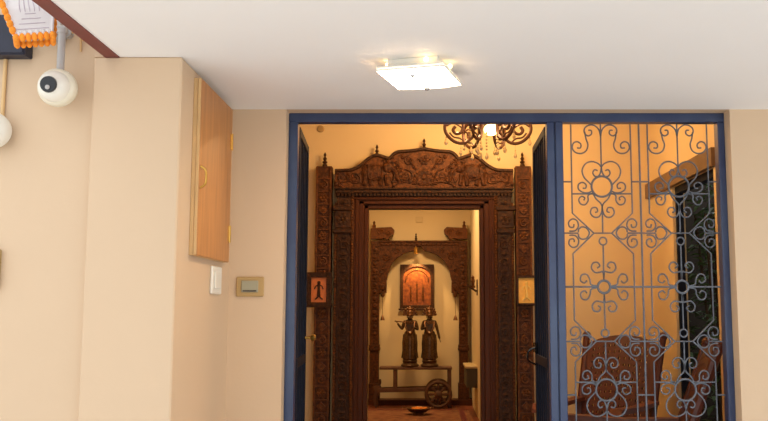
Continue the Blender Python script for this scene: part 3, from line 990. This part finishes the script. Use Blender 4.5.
# ------------------------------------------------------------------ plants in the shaded yard
for px, py, h, n, lab in ((2.36, 7.0, 2.3, 300, 'leafy dark shrub nearest the side doorway'), (2.75, 7.9, 2.5, 260, 'leafy dark shrub at the far end of the side yard'), (2.42, 8.6, 1.9, 200, 'low dark shrub against the yard wall')):
    t = empty('potted_shrub', (px, py, 0), lab, 'plant', 'shrubs beyond the side doorway')
    MB().lathe([(.12, 0), (.17, .26), (.19, .27), (.19, .30), (.165, .30), (.16, .27), (0, .26)], (px, py, 0), 18).build('pot', 'clay', t, True)
    b = MB()
    for k in range(5):
        a = k * 1.3
        b.tube(catmull([(px, py, .25), (px + .06 * math.cos(a), py + .06 * math.sin(a), h * .4), (px + .16 * math.cos(a), py + .16 * math.sin(a), h * .92)]), .012, 6)
    b.build('stems', 'stem', t)
    b = MB()
    for k in range(n):
        a, z = random.uniform(0, 2 * PI), random.uniform(.45, h)
        r = random.uniform(.02, .24) * (1.1 - .4 * z / h)
        c = Vector((px + r * math.cos(a), py + r * math.sin(a), z))
        L, wd = random.uniform(.08, .15), random.uniform(.02, .035)
        d = Vector((math.cos(a), math.sin(a), random.uniform(-.6, .6))).normalized()
        q = d.cross(Vector((0, 0, 1))).normalized()
        up = q.cross(d)
        v = [b.bm.verts.new(c), b.bm.verts.new(c + d * L * .5 + q * wd + up * .01), b.bm.verts.new(c + d * L - up * .02), b.bm.verts.new(c + d * L * .5 - q * wd + up * .01), b.bm.verts.new(c + d * L * .5 - up * .006)]
        b.bm.faces.new((v[0], v[1], v[4])); b.bm.faces.new((v[1], v[2], v[4])); b.bm.faces.new((v[2], v[3], v[4])); b.bm.faces.new((v[3], v[0], v[4]))
    b.build('foliage', 'leaf', t)

# ------------------------------------------------------------------ hall: carved arch
AY = 12.40
AX = -.115                                            # centre of the arch
t = empty('carved_arch', (AX, 12.5, 0), 'carved wooden arch with bracket capitals against the hall wall', 'arch')
for s in (-1, 1):
    X = lambda h: AX + s * h
    bx = lambda mb, h0, h1, y0, z0, y1, z1, bev=.004: mb.box((min(X(h0), X(h1)), y0, z0), (max(X(h0), X(h1)), y1, z1), bev=bev)
    b = MB()
    bx(b, .575, .70, 12.42, .076, 12.58, 2.33)
    bx(b, .56, .715, 12.40, .076, 12.59, .30)
    bx(b, .56, .715, 12.40, .76, 12.59, .80)
    bx(b, .565, .71, 12.405, .80, 12.59, .84)
    for k in range(13):
        z = 1.0 + k * .1
        b.ball((X(.637), 12.42, z), (.04, .018, .036), 6, 4)
        bx(b, .58, .695, 12.41, z + .045, 12.42, z + .055, 0)
    b.build('post', 'carve', t)
    # bracket capital shaped like an animal head
    b = MB()
    hd = [(.70, 2.36), (.70, 2.50), (.66, 2.545), (.62, 2.52), (.40, 2.53), (.36, 2.49), (.37, 2.43), (.42, 2.40), (.45, 2.345), (.50, 2.37), (.56, 2.36)]
    b.prism([(X(x), z) for x, z in hd], 12.40, 12.55)
    scroll_relief(b, X(.45), 2.455, .045, 12.40, 0, s, .014)
    scroll_relief(b, X(.56), 2.455, .045, 12.40, 0, -s, .014)
    b.lathe([(.02, 0), (.03, .02), (.012, .05), (.02, .07), (0, .10)], (X(.655), 12.47, 2.53), 10)
    b.build('bracket', 'relief', t)
    # spandrel: quarter arch
    sp = [(.575, 2.26), (.02, 2.26)] + [(.02 + .44 * math.sin(a), 1.72 + .47 * math.cos(a) ** .8) for a in [PI / 2 * k / 12 for k in range(1, 12)]] + [(.49, 1.68), (.50, 1.60), (.575, 1.56)]
    b = MB()
    b.prism([(X(x), z) for x, z in sp], 12.43, 12.56)
    scroll_relief(b, X(.47), 2.10, .06, 12.43, 0, s, .016)
    scroll_relief(b, X(.33), 2.19, .04, 12.43, PI, -s, .014)
    scroll_relief(b, X(.53), 1.90, .04, 12.43, PI, -s, .014)
    b.build('spandrel', 'carve', t)
    b = MB()
    bx(b, .47, .575, 12.41, 1.58, 12.57, 1.74)
    b.ball((X(.52), 12.42, 1.56), (.03, .03, .05), 8, 6)
    b.ball((X(.52), 12.41, 1.66), (.035, .02, .05), 8, 6)
    b.build('pendant', 'carve', t)
b = MB().box((AX - .575, 12.42, 2.26), (AX + .575, 12.57, 2.33), bev=.004).box((AX - .575, 12.405, 2.31), (AX + .575, 12.58, 2.335), bev=.004)
for k in range(16):
    b.ball((AX - .54 + 1.08 * k / 15, 12.42, 2.285), (.022, .012, .016), 6, 4)
b.build('beam', 'carve', t)
MB().lathe(FIN[::-1], (-.16, 12.48, 2.345), 10).build('finial', 'carvedk', t, True)

# bells on chains from the arch pendants
for s, lab in ((-1, 'small brass bell on a chain from the arch end away from the shelf'), (1, 'small brass bell on a chain from the arch end near the grey shelf')):
    x = AX + s * .52
    t = empty('hanging_bell', (x, 12.36, 1.17), lab, 'bell', 'bells hanging from the carved arch')
    MB().tube([(x, 12.40, 1.60), (x, 12.37, 1.59), (x, 12.36, 1.26)], .004, 5).build('chain', 'dkbronze', t)
    MB().lathe([(.034, 0), (.03, .012), (.02, .045), (.012, .06), (.005, .075)], (x, 12.36, 1.19), 12).build('bell_body', 'bronze', t, True)

# painting
t = empty('framed_painting', (-.147, 12.6, 1.36), 'arched golden painting in a dark frame on the hall wall', 'painting')
x0, x1, z0, z1 = -.392, .100, 1.36, 1.995
b = MB().box((x0, 12.56, z0), (x1, 12.6, z1), bev=.004)
b.build('backboard', 'carvedk', t)
b = MB()
b.box((x0, 12.535, z0), (x0 + .045, 12.5595, z1), bev=.003).box((x1 - .045, 12.535, z0), (x1, 12.5595, z1), bev=.003)
b.box((x0 + .045, 12.535, z0), (x1 - .045, 12.5595, z0 + .045), bev=.003)
b.box((x0 - .02, 12.53, z0 - .03), (x1 + .02, 12.5595, z0 - .001), bev=.003)
arc = [(x0 + .045, z1), (x0 + .045, z1 - .20)]
cx, hw = (x0 + x1) / 2, (x1 - x0) / 2 - .045
arc += [(cx - hw * math.cos(a), z1 - .20 + .17 * math.sin(a)) for a in [PI * k / 16 for k in range(1, 16)]] + [(x1 - .045, z1 - .20), (x1 - .045, z1)]
b.prism(arc, 12.535, 12.5595)
b.build('frame', 'carvedk', t)
MB().box((x0 + .045, 12.552, z0 + .045), (x1 - .045, 12.5595, z1 - .02)).build('picture', mat('golden_painting', (160, 88, 30), .5, rgb2=(92, 42, 16), scale=22), t)
b = MB()
for k in range(-1, 2):
    xx = cx + k * .085
    hh = .30 - .05 * abs(k)
    b.lathe([(.010, 0), (.016, hh * .3), (.010, hh * .6), (.016, hh * .8), (0, hh)], (xx, 12.553, z0 + .10), 8)
b.tube([(cx - hw * .82 * math.cos(a), 12.552, z1 - .25 + .17 * math.sin(a)) for a in [PI * k / 16 for k in range(17)]], .010, 6)
b.build('gilt_figures', 'relief', t, True)
# spot lamp above it
t = empty('spot_lamp', (-.16, 12.42, 2.06), 'small brass spot lamp hanging from the arch beam above the painting', 'spotlight')
MB().tube([(-.16, 12.41, 2.25), (-.16, 12.385, 2.25), (-.16, 12.365, 2.235)], .006, 6).build('arm', 'brass', t)
MB().lathe([(.012, 0), (.024, -.01), (.026, -.05), (.036, -.09), (.032, -.092), (.02, -.06), (0, -.055)], (-.16, 12.36, 2.235), 14, (0, -.2, 1)).build('lamp_head', 'brass', t, True)
MB().ball((-.16, 12.37, 2.160), .015, 10, 7).build('bulb', 'bulb', t, True)

# ------------------------------------------------------------------ cart with the two statues
t = empty('wooden_cart', (-.16, 12.1, 0), 'old low wooden cart with spoked wheel carrying two statues', 'cart')
CY0, CY1 = 11.98, 12.28
FZ = .002
z_t = .556
MB().box((-.655, CY0, z_t - .035), (.345, CY1, z_t), bev=.004).build('tabletop', 'cartwood', t)
for y in (CY0 + .01, CY1 - .05):
    MB().box((-.465, y, .26), (-.415, y + .04, z_t - .036), bev=.003).build('leg', 'cartwood', t)
    MB().box((.285, y, FZ), (.335, y + .04, z_t - .036), bev=.003).build('leg', 'cartwood', t)
b = MB()
for y in (CY0 + .03, CY1 - .03):
    b.obox((-.68, y, .235), (.28, y, .26), .05, .04, .004, up=(0, 1, 0))
b.build('shaft', 'cartwood', t)
b = MB()
b.prism([(-.74, .28), (-.66, .31), (-.63, .26), (-.66, .20), (-.685, .12), (-.67, FZ), (-.72, FZ), (-.745, .13), (-.72, .22)], CY0 + .08, CY1 - .08)
b.tube(catmull([(-.69, 12.13, .27), (-.655, 12.13, .33), (-.66, 12.13, .38)]), [.02] * 11, 6)
b.build('front_foot', 'cartwood', t)
wc = Vector((.155, CY0 - .035, .192))
wh = MB()
wh.tube([wc + Vector((.165 * math.cos(a), 0, .165 * math.sin(a))) for a in [2 * PI * k / 32 for k in range(32)]], .025, 8, True)
wh = wh.build('wheel', 'cartwood', t, True)
MB().lathe([(.045, -.04), (.055, -.02), (.055, .03), (.03, .05), (0, .05)], wc, 16, (0, -1, 0)).build('hub', 'cartwood', wh, True)
for k in range(8):
    a = 2 * PI * k / 8
    d = Vector((math.cos(a), 0, math.sin(a)))
    MB().tube([wc + d * .05, wc + d * .10, wc + d * .145], [.014, .02, .013], 6).build('spoke', 'cartwood', wh)
MB().tube([(wc.x, CY0 - .03, wc.z), (wc.x, CY1, wc.z)], .018, 8).build('axle', 'cartwood', t)
# matching wheel on the far side
w2 = MB()
wc2 = Vector((.155, CY1 + .012, .192))
w2.tube([wc2 + Vector((.165 * math.cos(a), 0, .165 * math.sin(a))) for a in [2 * PI * k / 32 for k in range(32)]], .025, 8, True)
w2.build('wheel', 'cartwood', t, True)


def statue(x, y, z, lab, mir, lift):
    t = empty('bronze_statue', (x, y, z), lab, 'statue', 'bronze figures on the cart')
    MB().lathe([(.115, 0), (.12, .02), (.105, .035), (.09, .045), (.10, .075), (.085, .09), (0, .09)], (x, y, z), 20).build('pedestal', 'dkbronze', t, True)
    m = mir
    V = {'pelvis': (0, 0, .40), 'waist': (m * .01, 0, .45), 'chest': (m * .004, -.005, .535), 'neck': (0, -.005, .592), 'head': (0, -.012, .635), 'top': (0, -.008, .668),
         'hipL': (-.04, 0, .385), 'kneeL': (-.042, -.012, .24), 'ankL': (-.038, .01, .115), 'toeL': (-.042, -.045, .10),
         'hipR': (.04, 0, .385), 'kneeR': (.046, -.016, .24), 'ankR': (.034, .012, .115), 'toeR': (.04, -.045, .10),
         'shL': (-.075, 0, .565), 'elL': (-.104, -.015, .47), 'haL': lift[0], 'shR': (.075, 0, .565), 'elR': (.104, -.015, .47), 'haR': lift[1]}
    E = [('pelvis', 'waist'), ('waist', 'chest'), ('chest', 'neck'), ('neck', 'head'), ('head', 'top'), ('pelvis', 'hipL'), ('hipL', 'kneeL'), ('kneeL', 'ankL'), ('ankL', 'toeL'), ('pelvis', 'hipR'), ('hipR', 'kneeR'), ('kneeR', 'ankR'), ('ankR', 'toeR'),
         ('chest', 'shL'), ('shL', 'elL'), ('elL', 'haL'), ('chest', 'shR'), ('shR', 'elR'), ('elR', 'haR')]
    R = dict(pelvis=.058, waist=.048, chest=.058, neck=.022, head=.036, top=.028, hip=.045, knee=.03, ank=.02, toe=.016, sh=.03, el=.02, ha=.016)
    names = list(V)
    me = bpy.data.meshes.new('body')
    me.from_pydata([V[n] for n in names], [(names.index(a), names.index(c)) for a, c in E], [])
    o = bpy.data.objects.new('body', me)
    COL.objects.link(o)
    o.parent = t
    sk = o.modifiers.new('skin', 'SKIN')
    for i, n in enumerate(names):
        r = R.get(n) or R[n[:-1]]
        me.skin_vertices[0].data[i].radius = (r, r)
    me.skin_vertices[0].data[0].use_root = True
    su = o.modifiers.new('sub', 'SUBSURF')
    su.levels = su.render_levels = 1
    me.materials.append(M['dkbronze'])
    P = lambda a, c_, d: (x + a, y + c_, z + d)
    b = MB()
    b.lathe([(.094, .09), (.098, .11), (.086, .20), (.088, .30), (.088, .38), (.070, .44), (.054, .455)], (x, y, z), 20)
    for k in range(10):
        a = 2 * PI * k / 10
        b.tube([P(.082 * math.cos(a), .082 * math.sin(a), .41), P(.092 * math.cos(a), .092 * math.sin(a), .30), P(.090 * math.cos(a), .090 * math.sin(a), .20), P(.104 * math.cos(a), .104 * math.sin(a), .11)], .010, 5)
    b.build('robe', 'dkbronze', t, True)
    MB().lathe([(.046, .645), (.052, .66), (.044, .675), (.047, .695), (.03, .72), (.034, .735), (.012, .76), (0, .775)], (x, y - .005, z), 16).build('crown', 'bronze', t, True)
    b = MB()
    b.tube(catmull([P(-.062, -.03, .575), P(-.05, -.068, .49), P(0, -.085, .42), P(.05, -.068, .49), P(.062, -.03, .575)]), .011, 6)
    b.tube(catmull([P(-.04, -.05, .575), P(0, -.072, .545), P(.04, -.05, .575)]), .008, 6)
    b.build('garland', 'bronze', t, True)
    b = MB()
    for k in range(9):
        a = PI * k / 8
        b.tube([P(.03 * math.cos(a), .03, .665 + .03 * math.sin(a)), P(.085 * math.cos(a), .034, .665 + .085 * math.sin(a))], [.012, .015], 6)
        b.ball(P(.085 * math.cos(a), .034, .665 + .085 * math.sin(a)), .016, 6, 5)
    b.build('halo', 'bronze', t, True)
    b = MB()
    b.ball(P(0, -.046, .63), (.006, .010, .010), 6, 4)
    for s in (-1, 1):
        b.ball(P(s * .014, -.043, .642), (.007, .005, .004), 6, 4)
        b.ball(P(s * .037, -.005, .632), (.006, .010, .016), 6, 4)
    b.ball(P(0, -.041, .613), (.011, .005, .004), 6, 4)
    b.build('face', 'dkbronze', t, True)
    b = MB()
    for s, h in ((-1, lift[0]), (1, lift[1])):
        h = Vector(h)
        d = (h - Vector(V['elL' if s < 0 else 'elR'])).normalized()
        q = Vector((0, 1, 0))
        for k in range(4):
            p = h + q * (k - 1.5) * .009
            Ln = (.030, .036, .034, .027)[k]
            b.tube([P(*(p)), P(*(p + d * Ln * .6)), P(*(p + d * Ln + Vector((0, -.006, -.006))))], [.0058, .0052, .004], 5)
        b.tube([P(*h), P(*(h + d * .01 + q * -.02)), P(*(h + d * .02 + q * -.024))], [.006, .0055, .004], 5)
    b.build('fingers', 'dkbronze', t, True)
    t.scale = (1.06, 1.1, 1.08)
    return t


s1 = statue(-.237, 12.10, z_t, 'bronze standing figure with arm raised outward, further from the cart wheel', 1, ((-.165, -.03, .555), (.06, -.085, .50)))
MB().tube([(-.237 - .20, 12.06, z_t + .58), (-.237 + .02, 12.02, z_t + .56)], .007, 6).build('flute', 'bronze', s1)
s2 = statue(.034, 12.10, z_t, 'bronze standing figure with hand lowered, above the cart wheel', -1, ((-.06, -.085, .50), (.135, -.03, .35)))

# ------------------------------------------------------------------ hall floor pieces
t = empty('rug', (-.1, 10.9, 0), 'long patterned red-brown rug on the hall floor before the arch', 'rug')
MB().box((-1.0, 9.4, .0), (.56, 11.82, .012), bev=.003).build('pile', 'rug', t)
b = MB()
for (a0, a1, c0, c1) in ((-1.0, .56, 11.70, 11.77), (-.93, -.86, 9.4, 11.70), (.42, .49, 9.4, 11.70)):
    b.box((a0, c0, .0125), (a1, c1, .0145))
b.build('border', 'maroon', t)
t = empty('metal_bowl', (-.11, 11.2, .0145), 'shallow bronze bowl standing on the rug in front of the cart', 'bowl')
MB().lathe([(.08, 0), (.07, .02), (.11, .035), (.155, .075), (.165, .08), (.155, .085), (.10, .05), (0, .045)], (-.11, 11.2, .0145), 24).build('bowl_body', 'bronze', t, True)
for s in (-1, 1):
    MB().tube(catmull([(-.11 + s * .155, 11.17, .09), (-.11 + s * .19, 11.18, .10), (-.11 + s * .19, 11.22, .10), (-.11 + s * .155, 11.23, .09)]), .007, 6).build('handle', 'bronze', t, True)
b = MB()
for k in range(9):
    a = k * 2.4
    b.ball((-.11 + .02 * math.sqrt(k) * 1.6 * math.cos(a), 11.2 + .02 * math.sqrt(k) * 1.6 * math.sin(a), .085), (.028, .028, .018), 8, 5)
single(b, 'flower_petals', 'orange', 'orange flower heads filling the bronze bowl', 'flowers', smooth=True)['kind'] = 'stuff'

t = empty('wall_shelf', (.575, 11.2, .35), 'grey box shelf with pale top on the hall side wall', 'shelf')
MB().box((.50, 11.05, .36), (HR, 11.75, .60), bev=.004).build('case', 'stone', t)
MB().box((.485, 11.03, .601), (HR, 11.77, .63), bev=.004).build('top', 'stonetop', t)

t = empty('wall_sconce', (HR, 10.9, 1.5), 'dark iron bracket with small figure high on the hall side wall', 'sconce')
b = MB().box((HR - .015, 10.87, 1.52), (HR, 10.93, 1.72), bev=.003)
b.build('backplate', 'dkbronze', t)
b = MB().tube(catmull([(HR - .015, 10.9, 1.57), (HR - .06, 10.9, 1.60), (HR - .11, 10.9, 1.635), (HR - .13, 10.9, 1.66)]), .013, 6)
b.build('bracket', 'dkbronze', t, True)
MB().lathe([(.0, 0), (.03, .005), (.034, .03), (.02, .03), (.022, .07), (.03, .09), (.018, .12), (.022, .14), (0, .165)], (HR - .06, 10.9, 1.612), 12).build('figure', 'bronze', t, True)

single(MB().box((-.165, 12.588, 2.61), (-.06, 12.6, 2.70), bev=.003).box((-.15, 12.585, 2.625), (-.075, 12.588, 2.685)), 'wall_plate', 'hallplate', 'pale square wall plate high on the hall wall above the arch', 'plate')
